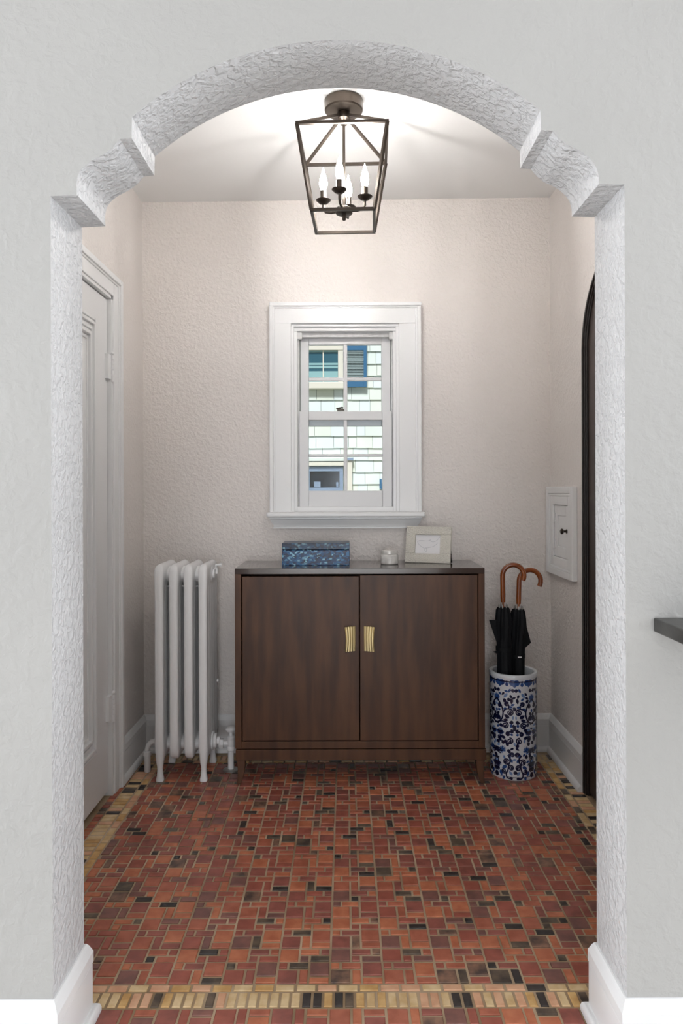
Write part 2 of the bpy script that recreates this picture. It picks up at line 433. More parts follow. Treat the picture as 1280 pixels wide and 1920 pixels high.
# ---------------------------------------------------------------- baseboards
BP = [(0, .170), (.004, .170), (.008, .164), (.0155, .147), (.0155, .1225), (.0125, .121), (.0125, .119), (.014, .118), (.014, .0), (0, 0)]
SP = [(.014, .024), (.020, .023), (.026, .018), (.029, .009), (.029, 0), (.014, 0)]
def sweep(bm, path, prof, side, i0, i1):
    def off(i, d):
        p = Vector(path[i])
        def nrm(a, b):
            t = (Vector(b)-Vector(a)).normalized(); return Vector((t.y, -t.x))*side
        if 0 < i < len(path)-1:
            n1, n2 = nrm(path[i-1], path[i]), nrm(path[i], path[i+1])
            m = (n1+n2); m = m/m.dot(n1)
        elif i == 0: m = nrm(path[0], path[1])
        else: m = nrm(path[-2], path[-1])
        return p+m*d
    rings = []
    for i in range(i0, i1+1):
        rings.append([(*off(i, d), z) for d, z in prof])
    loft(bm, rings)
def baseboard(name, path, side, i0, i1):
    bm = new(); sweep(bm, path, BP, side, i0, i1); o = obj(name, bm, M['trim'], kind='structure')
    bm = new(); sweep(bm, path, SP, side, i0, i1); obj('shoe_moulding', bm, M['trim'], o, smooth=True)
pl_ = [(-3.6, D1), (JL, D1), (JL, D2), (XL, D2), (XL, 1.915)]
pr_ = [(3.6, D1), (JR, D1), (JR, D2), (XR, D2), (XR, 1.868)]
pb_ = [(XL, 2.850), (XL, YB), (XR, YB), (XR, 2.772)]
baseboard('baseboard_arch_left', pl_, 1, 0, 4)
baseboard('baseboard_arch_right', pr_, -1, 0, 4)
baseboard('baseboard_left', pb_, 1, 0, 1)
baseboard('baseboard_back', pb_, 1, 1, 2)
baseboard('baseboard_right', pb_, 1, 2, 3)

# ---------------------------------------------------------------- left door with casing
t1 = thing('trim_1', (XL, 2.85, 0), 'white moulded casing around the panelled door on the left', None, kind='structure')
def casing(parent, y_in0, y_in1, z_in, wdt=0.081):
    o0, o1, oz = y_in0-wdt, y_in1+wdt, z_in+wdt
    for (a, b, th) in ((0.0, wdt*.74, .018), (wdt*.72, wdt, .030), (wdt*.62, wdt*.74, .023)):
        bm = new()
        box(bm, XL, XL+th, y_in1+a, y_in1+b, 0, z_in+b)
        box(bm, XL, XL+th, y_in0-b, y_in0-a, 0, z_in+b)
        box(bm, XL, XL+th, y_in0-a, y_in1+a, z_in+a, z_in+b)
        obj('casing' if a == 0 else 'backband', bm, M['trim'], parent, bevel=.003)
casing(t1, DL0, DL1, DLZ)
bm = new(); box(bm, XL-.13, XL+.012, DL1-.014, DL1, 0, DLZ); box(bm, XL-.13, XL+.012, DL0, DL0+.014, 0, DLZ); box(bm, XL-.13, XL+.012, DL0, DL1, DLZ-.012, DLZ)
obj('jamb', bm, M['trim'], t1)
d1 = thing('door_1', (XL, DL1-.02, 0), 'white single-panel door with nested mouldings on the left wall', None, kind='structure')
y0, y1, z0, z1 = DL0+.018, DL1-.018, .022, DLZ-.016
B('door_slab', M['trim'], d1, XL-.045, XL-.004, y0, y1, z0, z1, bevel=.002)
def rect_frame(bm, x0, x1, a0, a1, b0, b1, wd):
    box(bm, x0, x1, a0, a0+wd, b0, b1); box(bm, x0, x1, a1-wd, a1, b0, b1)
    box(bm, x0, x1, a0+wd, a1-wd, b0, b0+wd); box(bm, x0, x1, a0+wd, a1-wd, b1-wd, b1)
for ins, th, wd in ((0.128, .006, .010), (0.146, .010, .012), (0.172, .006, .008), (0.190, .012, .014), (.216, .005, .006)):
    bm = new(); rect_frame(bm, XL-.005, XL-.004+th, y0+ins, y1-ins, z0+ins+.065, z1-ins+.02, wd)
    obj('panel_moulding', bm, M['trim'], d1, bevel=.0025)
for zc in (1.690, 0.350):
    bm = new()
    for k in range(5):
        lathe(bm, [(.0065, 0), (.0065, .0185)], (XL+.014, DL1-.008, zc-.05+k*.020), 12)
    lathe(bm, [(.004, 0), (.008, .003), (.008, .007), (.003, .012)], (XL+.014, DL1-.008, zc+.05), 12)
    lathe(bm, [(.003, -.012), (.008, -.007), (.008, 0)], (XL+.014, DL1-.008, zc-.05), 12)
    box(bm, XL-.004, XL+.010, DL1-.045, DL1-.008, zc-.048, zc+.048)
    box(bm, XL+.010, XL+.014, DL1-.006, DL1+.020, zc-.048, zc+.048)
    obj('hinge', bm, M['trim'], d1, smooth=True)
B('wall_closet_back', M['black'], None, XL-.30, XL-.135, DL0-.05, DL1+.05, 0, 2.1, kind='structure')

# ---------------------------------------------------------------- right arched door
t2 = thing('trim_2', (XR, AC, 0), 'black-brown arched door frame on the right wall', None, kind='structure')
def arch_ring(bm, in0, in1, x0, x1):
    a, b = arch_right(in0), arch_right(in1)
    a = [(a[0][0], 0)]+a+[(a[-1][0], 0)]; b = [(b[0][0], 0)]+b+[(b[-1][0], 0)]
    rings = [[(x0, *p), (x1, *p), (x1, *q), (x0, *q)] for p, q in zip(a, b)]
    loft(bm, rings)
bm = new(); arch_ring(bm, 0, .013, XR-.011, XR+.04); obj('outer_moulding', bm, M['darkframe'], t2, bevel=.003)
bm = new(); arch_ring(bm, .013, .024, XR-.006, XR+.05); obj('inner_moulding', bm, M['darkframe'], t2, bevel=.003)
bm = new(); arch_ring(bm, .024, .031, XR-.001, XR+.07); obj('stop', bm, M['darkframe'], t2, bevel=.003)
d2 = thing('door_2', (XR+.03, AC, 0), 'dark walnut arched door in its frame on the right wall', None, kind='structure')
a = arch_right(.030)
wy = (2*(AA-.03))/5
for k in range(5):
    ya, yb = AC-(AA-.03)+k*wy, AC-(AA-.03)+(k+1)*wy-.002
    tz = lambda y: AS+(AB-.03)*math.sqrt(max(0, 1-((y-AC)/(AA-.03))**2))
    ys = [ya+(yb-ya)*j/8 for j in range(9)]
    bm = new(); poly_prism(bm, [(XR+.006, ya, .012)]+[(XR+.006, y, tz(y)) for y in ys]+[(XR+.006, yb, .012)], (.035, 0, 0))
    obj('plank', bm, M['darkdoor'], d2, bevel=.002)
B('wall_porch', M['black'], None, XR+.135, XR+.3, AC-.5, AC+.5, 0, 2.2, kind='structure')

# ---------------------------------------------------------------- window
wn = thing('window_1', (P(648, 961, YB).x, YB, W1.z), 'white double-hung window with eight small panes above the cabinet', None, kind='structure')
def xz(px, py, Y):
    p = P(px, py, Y); return p.x, p.z
def pbox(bm, px0, px1, py0, py1, Yf, Yb):
    """box whose front face at depth Yf covers the measured rectangle"""
    cx, cy = (px0+px1)/2, (py0+py1)/2
    x0, x1 = P(px0, cy, Yf).x, P(px1, cy, Yf).x
    z1, z0 = P(cx, py0, Yf).z, P(cx, py1, Yf).z
    box(bm, x0, x1, Yf, Yb, z0, z1); return x0, x1, z0, z1
YC = YB-.022
bm = new()
pbox(bm, 505.5, 545.5, 606, 961, YC, YB); pbox(bm, 748, 789, 606, 961, YC, YB); pbox(bm, 505.5, 789, 567, 606, YC, YB)
obj('casing', bm, M['trim'], wn, bevel=.002)
bm = new()
pbox(bm, 504.5, 512, 573, 961, YC-.014, YB); pbox(bm, 782.5, 790, 573, 961, YC-.014, YB); pbox(bm, 504.5, 790, 566, 573, YC-.014, YB)
obj('backband', bm, M['trim'], wn, bevel=.003)
bm = new()
pbox(bm, 511, 515, 577, 961, YC-.006, YB); pbox(bm, 779, 783, 577, 961, YC-.006, YB); pbox(bm, 511, 783, 572, 577, YC-.006, YB)
obj('bead', bm, M['trim'], wn, bevel=.002)
bm = new()
Yj = YC+.012
pbox(bm, 545.5, 551, 612, 961, Yj, YB+.10); pbox(bm, 742.5, 748, 612, 961, Yj, YB+.10); pbox(bm, 545.5, 748, 606, 612, Yj, YB+.10)
obj('jamb', bm, M['trim'], wn, bevel=.001)
bm = new()
pbox(bm, 550, 557.5, 621, 961, YB+.004, YB+.10); pbox(bm, 736.5, 743.5, 621, 961, YB+.004, YB+.10); pbox(bm, 550, 743.5, 611, 621, YB+.004, YB+.10)
obj('stop', bm, M['trim'], wn, bevel=.003)
# tracks
bm = new(); pbox(bm, 557, 561.5, 632, 951, YB+.035, YB+.12); pbox(bm, 733.5, 738, 632, 951, YB+.035, YB+.12); pbox(bm, 557, 738, 619, 632, YB+.03, YB+.12)
obj('track', bm, M['oldpaint'], wn)
for a0, a1 in ((557, 566), (729, 738)):
    bm = new(); pbox(bm, a0, a1, 623, 636, YB+.012, YB+.035); obj('track_block', bm, M['oldpaint'], wn, bevel=.002)
bm = new(); pbox(bm, 557, 738, 950, 962, YB+.002, YB+.13); obj('sill', bm, M['trim'], wn, bevel=.002)
def sash(name, Ys, ox0, ox1, oy0, oy1, xs, ys, th=.032):
    o = None
    bm = new()
    X0, X1, Y0, Y1 = xs[0][0], xs[-1][1], ys[0][0], ys[-1][1]
    pbox(bm, ox0, X0, oy0, oy1, Ys, Ys+th); pbox(bm, X1, ox1, oy0, oy1, Ys, Ys+th)
    pbox(bm, X0, X1, oy0, Y0, Ys, Ys+th); pbox(bm, X0, X1, Y1, oy1, Ys, Ys+th)
    o = obj(name, bm, M['sash'], wn, bevel=.002)
    bm = new(); pbox(bm, xs[0][1], xs[1][0], Y0, Y1, Ys+.004, Ys+th-.004); obj('muntin', bm, M['sash'], o, bevel=.0025)
    bm = new(); pbox(bm, X0, X1, ys[0][1], ys[1][0], Ys+.0045, Ys+th-.0045); obj('muntin', bm, M['sash'], o, bevel=.0025)
    for a in xs:
        for b in ys:
            bm = new(); pbox(bm, a[0]-1, a[1]+1, b[0]-1, b[1]+1, Ys+.016, Ys+.019); obj('pane', bm, M['glass'], o)
    return o
lower = sash('lower_sash', YB+.020, 561, 734.5, 771, 951, ((578.5, 644), (651, 717)), ((787.5, 851), (856.5, 920)))
upper = sash('upper_sash', YB+.062, 563.5, 731.5, 631, 799, ((578.5, 643.5), (651, 715)), ((646, 707.5), (714, 783)))
bm = new()
x, z = xz(640, 769, YB+.05)
box(bm, x-.020, x+.012, YB+.03, YB+.06, z-.004, z+.004); tube(bm, [(x-.024, YB+.03, z+.004), (x, YB+.035, z+.010), (x+.006, YB+.04, z+.010)], .004, 8)
obj('sash_lock', bm, M['bronze'], lower)
# stool and moulded apron
x0, _ = xz(499, 961, YC-.03); x1, _ = xz(797.5, 961, YC-.03); zs = P(648, 961, YC-.03).z; zs2 = P(648, 970, YC-.03).z
bm = new(); box(bm, x0, x1, YC-.034, YB+.002, zs2, zs+.002); obj('stool', bm, M['trim'], wn, bevel=.008, seg=3)
bm = new()
xa, xb = P(505.5, 975, YC).x, P(791, 975, YC).x; za = zs2; zb = P(648, 990.5, YC).z
ap = [(.030, za), (.030, za-.006), (.022, za-.010), (.020, za-.016), (.012, za-.036), (.010, zb+.008), (.014, zb+.006), (.014, zb), (0, zb), (0, za)]
loft(bm, [[(xa+(.014 if z < za-.02 else 0.004)*1.0-d*.3+.006, YB-d*1.2, z) for d, z in ap], [(xb-(.014 if z < za-.02 else 0.004)+d*.3-.006, YB-d*1.2, z) for d, z in ap]])
obj('apron', bm, M['trim'], wn)

# ---------------------------------------------------------------- neighbour's house seen through the window
YN = 8.0
nh = thing('neighbour_house', (0, YN, 0), 'pale shingled house with blue shutter seen outside through the window', 'house')
B('wall_sheathing', M['gap'], nh, -2.6, 2.6, YN+.02, YN+.2, -.4, 4.6)
EX = 22.6*YN/F; zref = P(648, 704.5, YN).z
rv, rf, rm = [], [], []
for r in range(-17, 20):
    zb_ = zref+r*EX; zt = zb_+EX+.01
    if zb_ > 4.4 or zb_ < -.35: continue
    x = -2.6+random.uniform(-.12, 0)
    while x < 2.6:
        wd = random.uniform(.085, .21); x2 = x+wd-.0035
        jz = random.uniform(-.003, .003); mi = random.randrange(3)
        pts = [(x, YN-.012, zb_+jz), (x2, YN-.012, zb_+jz), (x2, YN+.019, zb_+jz), (x, YN+.019, zb_+jz),
               (x, YN+.008, zt), (x2, YN+.008, zt), (x2, YN+.019, zt), (x, YN+.019, zt)]
        if -.62 < x < .60 and .95 < zb_ < 3.0:
            bm = new(); hexa(bm, pts); obj('shingle', bm, M['shingle'][mi], nh)
        else:
            k = len(rv); rv += pts
            rf += [tuple(i+k for i in f) for f in ((3, 2, 1, 0), (4, 5, 6, 7), (0, 1, 5, 4), (1, 2, 6, 5), (2, 3, 7, 6), (3, 0, 4, 7))]; rm += [mi]*6
        x += wd
me = bpy.data.meshes.new('more_shingles'); me.from_pydata(rv, [], rf)
for q in M['shingle']: me.materials.append(q)
me.polygons.foreach_set('material_index', rm)
o = bpy.data.objects.new('more_shingles', me); COL.objects.link(o); attach(o, nh); o['kind'] = 'stuff'
def nb(name, m, parent, px0, px1, py0, py1, f, b, bevel=0):
    bm = new(); pbox(bm, px0, px1, py0, py1, YN-f, YN-b); return obj(name, bm, m, parent, bevel=bevel)
# upper window of the house
uw = nb('house_window', M['teal'], nh, 566, 634, 655, 717, .022, -.02)
nb('window_casing', M['cream'], uw, 633.5, 643, 656, 716, .05, -.01); nb('window_casing', M['cream'], uw, 556, 566, 656, 716, .05, -.01)
nb('window_casing', M['cream'], uw, 556, 643, 644, 656, .055, -.01); nb('window_sill', M['cream'], uw, 554, 645, 716, 728.5, .09, -.01, .006)
nb('mullion', M['cream'], uw, 604.8, 606.8, 656, 717, .032, 0)
for a, b in ((657, 660.5), (680.5, 684.5), (686, 690.5), (696, 717)): nb('blind', M['blind'], uw, 566, 633, a, b, .026, .0)
# blue louvred shutter
sh = nb('shutter', M['shutter'], nh, 644, 649, 630, 725, .07, 0)
nb('stile', M['shutter'], sh, 681.5, 687, 630, 725, .07, 0); nb('rail', M['shutter'], sh, 649, 681.5, 630, 656.5, .068, 0); nb('rail', M['shutter'], sh, 649, 681.5, 713, 725, .068, 0)
nb('back', M['gap'], sh, 648, 682, 655, 714, .02, 0)
for k in range(20):
    pa, pb2 = P(649, 657+k*2.82, YN), P(681.5, 657+k*2.82, YN)
    bm = new(); z = pa.z
    hexa(bm, [(pa.x, YN-.062, z-.014), (pb2.x, YN-.062, z-.014), (pb2.x, YN-.055, z-.017), (pa.x, YN-.055, z-.017),
              (pa.x, YN-.034, z+.002), (pb2.x, YN-.034, z+.002), (pb2.x, YN-.028, z), (pa.x, YN-.028, z)])
    obj('louver', bm, M['louver'], sh)
# lower window and white boards
lw = nb('house_window', M['darkglass'], nh, 570, 637, 882, 990, .022, -.02)
nb('window_frame', M['greyblue'], lw, 566, 643, 875, 883.5, .05, 0); nb('window_frame', M['greyblue'], lw, 636.5, 643, 883.5, 990, .05, 0); nb('window_frame', M['greyblue'], lw, 573, 580.5, 883.5, 990, .05, 0)
nb('window_head', M['cream'], lw, 560, 648, 866, 873, .08, 0); nb('drip_cap', M['shingle'][0], lw, 558, 650, 859, 864.5, .09, 0)
nb('inner_sash', M['greyblue'], lw, 580, 637, 914, 921, .035, 0)
nb('inner_post', M['greyblue'], lw, 588.5, 600.5, 903, 915, .035, 0); nb('inner_post', M['greyblue'], lw, 630, 634, 904, 915, .035, 0)
nb('corner_board', M['cream'], nh, 650, 660, 863, 1000, .06, 0); nb('board_cap', M['greyblue'], nh, 648, 662, 858, 863, .08, 0)
nb('downspout_bracket', M['shutter'], nh, 711.5, 715.5, 898, 917, .06, 0)
B('ground_outside', M['ground'], None, -6, 6, YB+.16, YN+.5, -.5, -.4, kind='structure')

# ---------------------------------------------------------------- lantern
LX, LY = -0.003, 2.405
zc_ = ZC(LX)
lan = thing('lantern_pendant', (LX, LY, zc_), 'dark bronze open-cage ceiling lantern with four lit candle bulbs', 'ceiling light')
yaw = math.radians(-2.2)
def L(x, y, z, a=yaw): return (LX+x*math.cos(a)-y*math.sin(a), LY+x*math.sin(a)+y*math.cos(a), z)
bm = new(); lathe(bm, [(.060, 0), (.066, -.002), (.066, -.034), (.062, -.038), (.020, -.040)], (LX, LY, zc_), 40); obj('canopy', bm, M['bronze_light'], lan, smooth=True)
bm = new(); lathe(bm, [(.017, -.038), (.022, -.046), (.022, -.064), (.012, -.070), (.012, -.082)], (LX, LY, zc_), 20); obj('collar', bm, M['bronze_light'], lan, smooth=True)
ZT, ZBm, ST, SB = 2.392, 2.127, .1465, .1035
tw = .0095
for sx, sy in ((-1, -1), (1, -1), (1, 1), (-1, 1)):
    bm = new(); bar(bm, L(sx*ST, sy*ST, ZT), L(sx*SB, sy*SB, ZBm), tw); obj('corner_post', bm, M['bronze'], lan)
    bm = new(); bar(bm, L(sx*.018, sy*.018, zc_-.058), L(sx*ST, sy*ST, ZT), tw*.9); obj('roof_bar', bm, M['bronze_light'], lan)
cs = [(-1, -1), (1, -1), (1, 1), (-1, 1)]
for i in range(4):
    a, b = cs[i], cs[(i+1) % 4]
    for s_, z_, nm in ((ST, ZT, 'top_bar'), (SB, ZBm, 'bottom_bar')):
        e = 1+tw*.5/s_
        ex = (a[0]-b[0])/2*tw*.5, (a[1]-b[1])/2*tw*.5
        bm = new(); bar(bm, L(a[0]*s_+ex[0], a[1]*s_+ex[1], z_), L(b[0]*s_-ex[0], b[1]*s_-ex[1], z_), tw); obj(nm, bm, M['bronze'], lan)
bm = new(); tube(bm, [L(0, 0, zc_-.08), L(0, 0, 2.17)], .0048, 12); obj('stem', bm, M['bronze_light'], lan, smooth=True)
bm = new(); lathe(bm, [(.010, .030), (.026, .022), (.029, .012), (.029, .004), (.022, 0), (.0065, 0), (.0065, -.018), (.004, -.020)], (LX, LY, 2.150), 28); obj('hub', bm, M['bronze'], lan, smooth=True)
ya = math.radians(-12)
for k in range(4):
    an = ya+k*PI/2
    A = lambda r, z: (LX+r*math.cos(an), LY+r*math.sin(an), z)
    bm = new(); tube(bm, [A(.01, 2.163), A(.045, 2.160), A(.066, 2.164), A(.073, 2.176), A(.073, 2.202)], .0042, 10); arm = obj('arm', bm, M['bronze'], lan, smooth=True)
    c = A(.073, 2.204)
    bm = new(); lathe(bm, [(.004, -.012), (.014, -.009), (.0245, 0), (.026, .002), (.0235, .002), (.010, -.002)], c, 24); obj('bobeche', bm, M['bronze'], arm, smooth=True)
    bm = new(); lathe(bm, [(.0105, 0), (.0105, .034), (.008, .036)], c, 16); obj('candle_sleeve', bm, M['bronze_light'], arm, smooth=True)
    bm = new(); lathe(bm, [(.006, .034), (.0095, .040), (.0135, .054), (.0140, .062), (.0115, .078), (.007, .092), (.0035, .104), (.001, .114)], c, 14); obj('bulb', bm, M['bulb'], arm, smooth=True)

# ---------------------------------------------------------------- cabinet
CX0, CX1, CF, CB = -0.456, 0.568, 2.863, 3.180
cab = thing('accent_cabinet', ((CX0+CX1)/2, (CF+CB)/2, 0), 'dark espresso wood cabinet with two doors and brass pulls under the window', 'cabinet')
ZTp = .882
B('top', M['wood_top'], cab, CX0, CX1, CF, CB, ZTp-.024, ZTp, bevel=.0015)
B('side_panel', M['wood'], cab, CX0, CX0+.026, CF, CB, .143, ZTp-.024, bevel=.001)
B('side_panel', M['wood'], cab, CX1-.026, CX1, CF, CB, .143, ZTp-.024, bevel=.001)
B('bottom_rail', M['wood'], cab, CX0+.026, CX1-.026, CF+.001, CB, .143, .172, bevel=.001)
B('back_panel', M['wood'], cab, CX0+.026, CX1-.026, CB-.012, CB-.001, .172, ZTp-.024)
xm = P(674, 1230, CF).x
for a, b, dz, dy in ((CX0+.0295, xm-.0018, 0, .003), (xm+.0018, CX1-.0295, .0045, 0)):
    bm = new(); box(bm, a, b, CF+dy, CF+dy+.02, .1755, ZTp-.0335+dz); d = obj('door', bm, M['wood'], cab, bevel=.0015)
    # curved fluted pull: seen from above a shallow S that stands away from the door at its outer edge
    s = -1 if a < 0 and b < xm+.001 else 1
    xin = xm+s*P(648+10.5, 1197, CF).x*1.0
    zc0 = P(666, 1197, CF).z; hh = .0505
    rings = []
    NZ = 12
    for j in range(NZ+1):
        t = -1+2*j/NZ; z = zc0+t*hh
        wdt = .0385+.0045*(t*t)
        ring = []
        NP = 24
        fl = lambda q: .0022*abs(math.sin(q*PI*4.5))
        for q in range(NP+1):
            u = q/NP; ring.append((xm+s*(.018+u*wdt), CF-.006-.020*u**1.6-fl(u), z))
        for q in range(NP, -1, -1):
            u = q/NP; ring.append((xm+s*(.018+u*wdt), CF-.002-.020*u**1.6 if u > .3 else CF+dy, z))
        rings.append(ring)
    bm = new(); loft(bm, rings); obj('handle', bm, M['brass'], d)
B('base_frame', M['wood'], cab, CX0+.002, CX1+.004, CF-.003, CB, .096, .140, bevel=.002)
for sx, xe in ((-1, CX0+.004), (1, CX1)):
    for yy, sy in ((CF+.002, -1), (CB-.004, 1)):
        rings = []
        for j in range(9):
            t = j/8; z = .096*(1-t)
            wd = .036*(1-t)+.019*t
            bowx = sx*(-.012*math.sin(t*PI*.55)+.010*t*t)
            xo = xe+bowx+sx*.002*t; yo = yy-sy*(-.004*t)
            xa_, xb_ = (xo, xo+wd) if sx < 0 else (xo-wd, xo)
            ya_, yb_ = (yo, yo+wd) if sy < 0 else (yo-wd, yo)
            rings.append([(xa_, ya_, z), (xb_, ya_, z), (xb_, yb_, z), (xa_, yb_, z)])
        bm = new(); loft(bm, rings); obj('leg', bm, M['wood'], cab, bevel=.003)

# ---------------------------------------------------------------- things on the cabinet
bx0, bx1 = P(528.5, 1040, 2.976).x, P(655, 1040, 2.976).x
yb0, yb1 = 2.976, 3.120
zt_ = P(590, 1018.5, yb0).z; zl_ = P(590, 1030.8, yb0).z
bo = thing('decorative_box', ((bx0+bx1)/2, (yb0+yb1)/2, ZTp), 'blue shell-mosaic lidded box on top of the dark cabinet', 'box')
B('box_body', M['shell'], bo, bx0, bx1, yb0, yb1, ZTp, zl_-.001, bevel=.0015)
B('box_lid', M['shell_lid'], bo, bx0, bx1, yb0, yb1, zl_+.0004, zt_, bevel=.0015)
yc = 3.03
c = P(730, 1057, yc)
cd = thing('candle_jar', (c.x, yc, ZTp), 'small round whitish candle jar with a lid between box and frame', 'candle')
R_ = 16.6*yc/F; hj = P(730, 1031.5, yc).z-ZTp
bm = new(); lathe(bm, [(R_*.9, 0), (R_, .004), (R_, hj*.62), (R_*.93, hj*.70), (R_*.83, hj*.73)], (c.x, yc, ZTp), 32); obj('jar', bm, M['jar'], cd, smooth=True)
bm = new(); lathe(bm, [(R_*.86, hj*.735), (R_*.90, hj*.75), (R_*.90, hj*.96), (R_*.86, hj)], (c.x, yc, ZTp), 32); obj('lid', bm, M['jarlid'], cd, smooth=True)
# woven photo frame, turned a little and leaning back
BLp, BRp = Vector((P(759, 1053.8, 3.085).x, 3.085, ZTp)), Vector((P(844, 1057.8, 3.022).x, 3.022, ZTp))
ex = (BRp-BLp); Wf = ex.length; ex.normalize()
back = Vector((-ex.y, ex.x, 0)); lean = math.radians(14)
ez = Vector((0, 0, 1))*math.cos(lean)+back*math.sin(lean); ey = ex.cross(ez)*-1
Hf = .162
pf = thing('picture_frame', tuple((BLp+BRp)/2), 'white woven picture frame with pale whale sketch leaning on cabinet', 'picture frame')
def FP(u, v, d): return BLp+ex*u+ez*v-ey*d          # d: towards the viewer
if (FP(0, 0, 1)-BLp).y > 0: ey = -ey
def fbox(bm, u0, u1, v0, v1, d0, d1):
    hexa(bm, [FP(u0, v0, d1), FP(u1, v0, d1), FP(u1, v0, d0), FP(u0, v0, d0), FP(u0, v1, d1), FP(u1, v1, d1), FP(u1, v1, d0), FP(u0, v1, d0)])
fw = .042
u0_, u1_, v0_, v1_ = .042, Wf-.048, .042, Hf-.036
bm = new(); fbox(bm, 0, Wf, 0, v0_, -.012, .006); obj('frame_rail', bm, M['weave'], pf, bevel=.003)
bm = new(); fbox(bm, 0, Wf, v1_, Hf, -.012, .006); obj('frame_rail', bm, M['weave'], pf, bevel=.003)
bm = new(); fbox(bm, 0, u0_, v0_, v1_, -.012, .006); obj('frame_stile', bm, M['weave'], pf, bevel=.002)
bm = new(); fbox(bm, u1_, Wf, v0_, v1_, -.012, .006); obj('frame_stile', bm, M['weave'], pf, bevel=.002)
bm = new(); fbox(bm, u0_-.004, u1_+.004, v0_-.004, v1_+.004, -.011, -.006); pr = obj('print', bm, M['paper'], pf)
def curve2(pts, r=.0007, n=5):
    q = catmull(pts, n); iw, ih = u1_-u0_, v1_-v0_
    return [FP(u0_+x*iw, v0_+y*ih, -.0058) for x, y in q]
bm = new()
for l in ([(.08, .66), (.2, .70), (.45, .68), (.58, .70), (.70, .64), (.85, .72), (.97, .92)],
          [(.08, .66), (.10, .55), (.2, .42), (.36, .30), (.55, .34), (.75, .42), (.90, .60)],
          [(.34, .33), (.38, .18), (.44, .10), (.46, .22), (.43, .36)], [(.56, .72), (.60, .76), (.62, .70)]):
    tube(bm, curve2(l), .0008, 5)
obj('sketch', bm, M['ink'], pr)
bm = new(); q = [FP(Wf-.012, .055, -.014), FP(Wf-.012, .0, -.014)]
hb = Vector((0, 0, 0))
p0, p1 = FP(Wf-.004, .062, -.013), Vector((*(BRp-ey*-.030)[:2], ZTp+.001))
p1 = BRp+back*.030; p1.z = ZTp+.002
bar(bm, p0, p1, .010, .004); obj('easel_leg', bm, M['black'], pf)

# ---------------------------------------------------------------- radiator
RF, RB = 2.879, 3.121
rx0 = P(297.2, 1250, RF).x; pitch = .0604
rad = thing('radiator', (rx0+1.5*pitch, (RF+RB)/2, 0), 'white cast-iron column radiator beside the cabinet', 'radiator')
ZR = .897
def outline(xc, hw, lob, ins, z, n=60):
    L0, L1 = RF+ins, RB-ins
    right = []
    for i in range(n+1):
        t = i/n; y = L0+(L1-L0)*t
        ph = (t*5) % 1.0 if i < n else 1.0
        lb = math.sqrt(max(0, 1-(2*ph-1)**2))
        wv = hw*((1-lob)+lob*lb)
        e = min(t, 1-t)*(L1-L0)
        if e < .010: wv = min(wv, hw*(.62+.38*math.sqrt(max(0, 1-(1-e/.010)**2)))) if lob < .05 else hw*(.62+.38*math.sqrt(max(0, 1-(1-e/.010)**2)))
        elif e < .020: wv = max(wv, hw*.96)
        right.append((wv, y))
    return [(xc+a, y, z) for a, y in right]+[(xc-a, y, z) for a, y in reversed(right)]
for k in range(4):
    xc = rx0+k*pitch
    end = k in (0, 3)
    lv = [(.079, .006, 0, .055), (.088, .013, 0, .028), (.104, .0175, 0, .010), (.125, .0180, 0, .002), (.155, .0180, 0, 0), (.185, .0178, .60, 0),
          (.45, .0178, .62, 0), (.775, .0178, .62, 0), (.805, .0180, .3, 0), (.82, .0185, 0, 0), (.865, .0190, 0, 0), (.882, .0170, 0, .004), (.892, .011, 0, .014), (ZR, .003, 0, .024)]
    bm = new(); loft(bm, [outline(xc, hw, lb, ins, z) for z, hw, lb, ins in lv])
    sec = obj('section', bm, M['radiator'], rad, smooth=True)
    if end:
        for yf, sg in ((RF, 1), (RB, -1)):
            bm = new()
            rings = []
            for z, a, d0, d1 in ((.150, .0175, 0, .055), (.100, .0170, .001, .050), (.080, .0150, .004, .040), (.060, .0118, .008, .034), (.045, .0112, .009, .032), (.022, .0128, .007, .033), (.008, .0158, .003, .036), (0, .0158, .003, .036)):
                r_ = []
                for q in range(16):
                    an = 2*PI*q/16
                    cxx = math.copysign(abs(math.cos(an))**.6, math.cos(an)); cyy = math.copysign(abs(math.sin(an))**.6, math.sin(an))
                    r_.append((xc+a*cxx, yf+sg*((d0+d1)/2+(d1-d0)/2*cyy), z))
                rings.append(r_)
            loft(bm, rings); obj('leg', bm, M['radiator'], rad, smooth=True)
    if k < 3:
        for zz, r_ in ((.845, .034), (.135, .034)):
            bm = new(); ym = (RF+RB)/2
            loft(bm, [[(xx, ym+1.9*r_*math.cos(2*PI*q/20), zz+r_*math.sin(2*PI*q/20)) for q in range(20)] for xx in (xc+.010, xc+pitch-.010)])
            obj('hub', bm, M['radiator'], rad, smooth=True)
for zz, yy in ((.798, 2.96), (.105, 3.02)):
    bm = new(); tube(bm, [(rx0-.004, yy, zz), (rx0+3*pitch+.004, yy, zz)], .0032, 10); obj('tie_rod', bm, M['radiator'], rad, smooth=True)
xe = rx0+3*pitch
ym = (RF+RB)/2
bm = new()
loft(bm, [[(xx, ym+r_*math.cos(2*PI*q/20), .13+r_*math.sin(2*PI*q/20)) for q in range(20)] for xx, r_ in ((xe+.012, .040), (xe+.022, .040), (xe+.026, .030), (xe+.036, .030), (xe+.038, .017), (xe+.05, .017))])
obj('end_bushing', bm, M['radiator'], rad, smooth=True)
bm = new()
loft(bm, [[(xx, ym+r_*math.cos(2*PI*q/20), .845+r_*math.sin(2*PI*q/20)) for q in range(20)] for xx, r_ in ((xe+.012, .036), (xe+.020, .034), (xe+.023, .02), (xe+.03, .02))])
obj('end_plug', bm, M['radiator'], rad, smooth=True)
bm = new(); yv = ym+.03
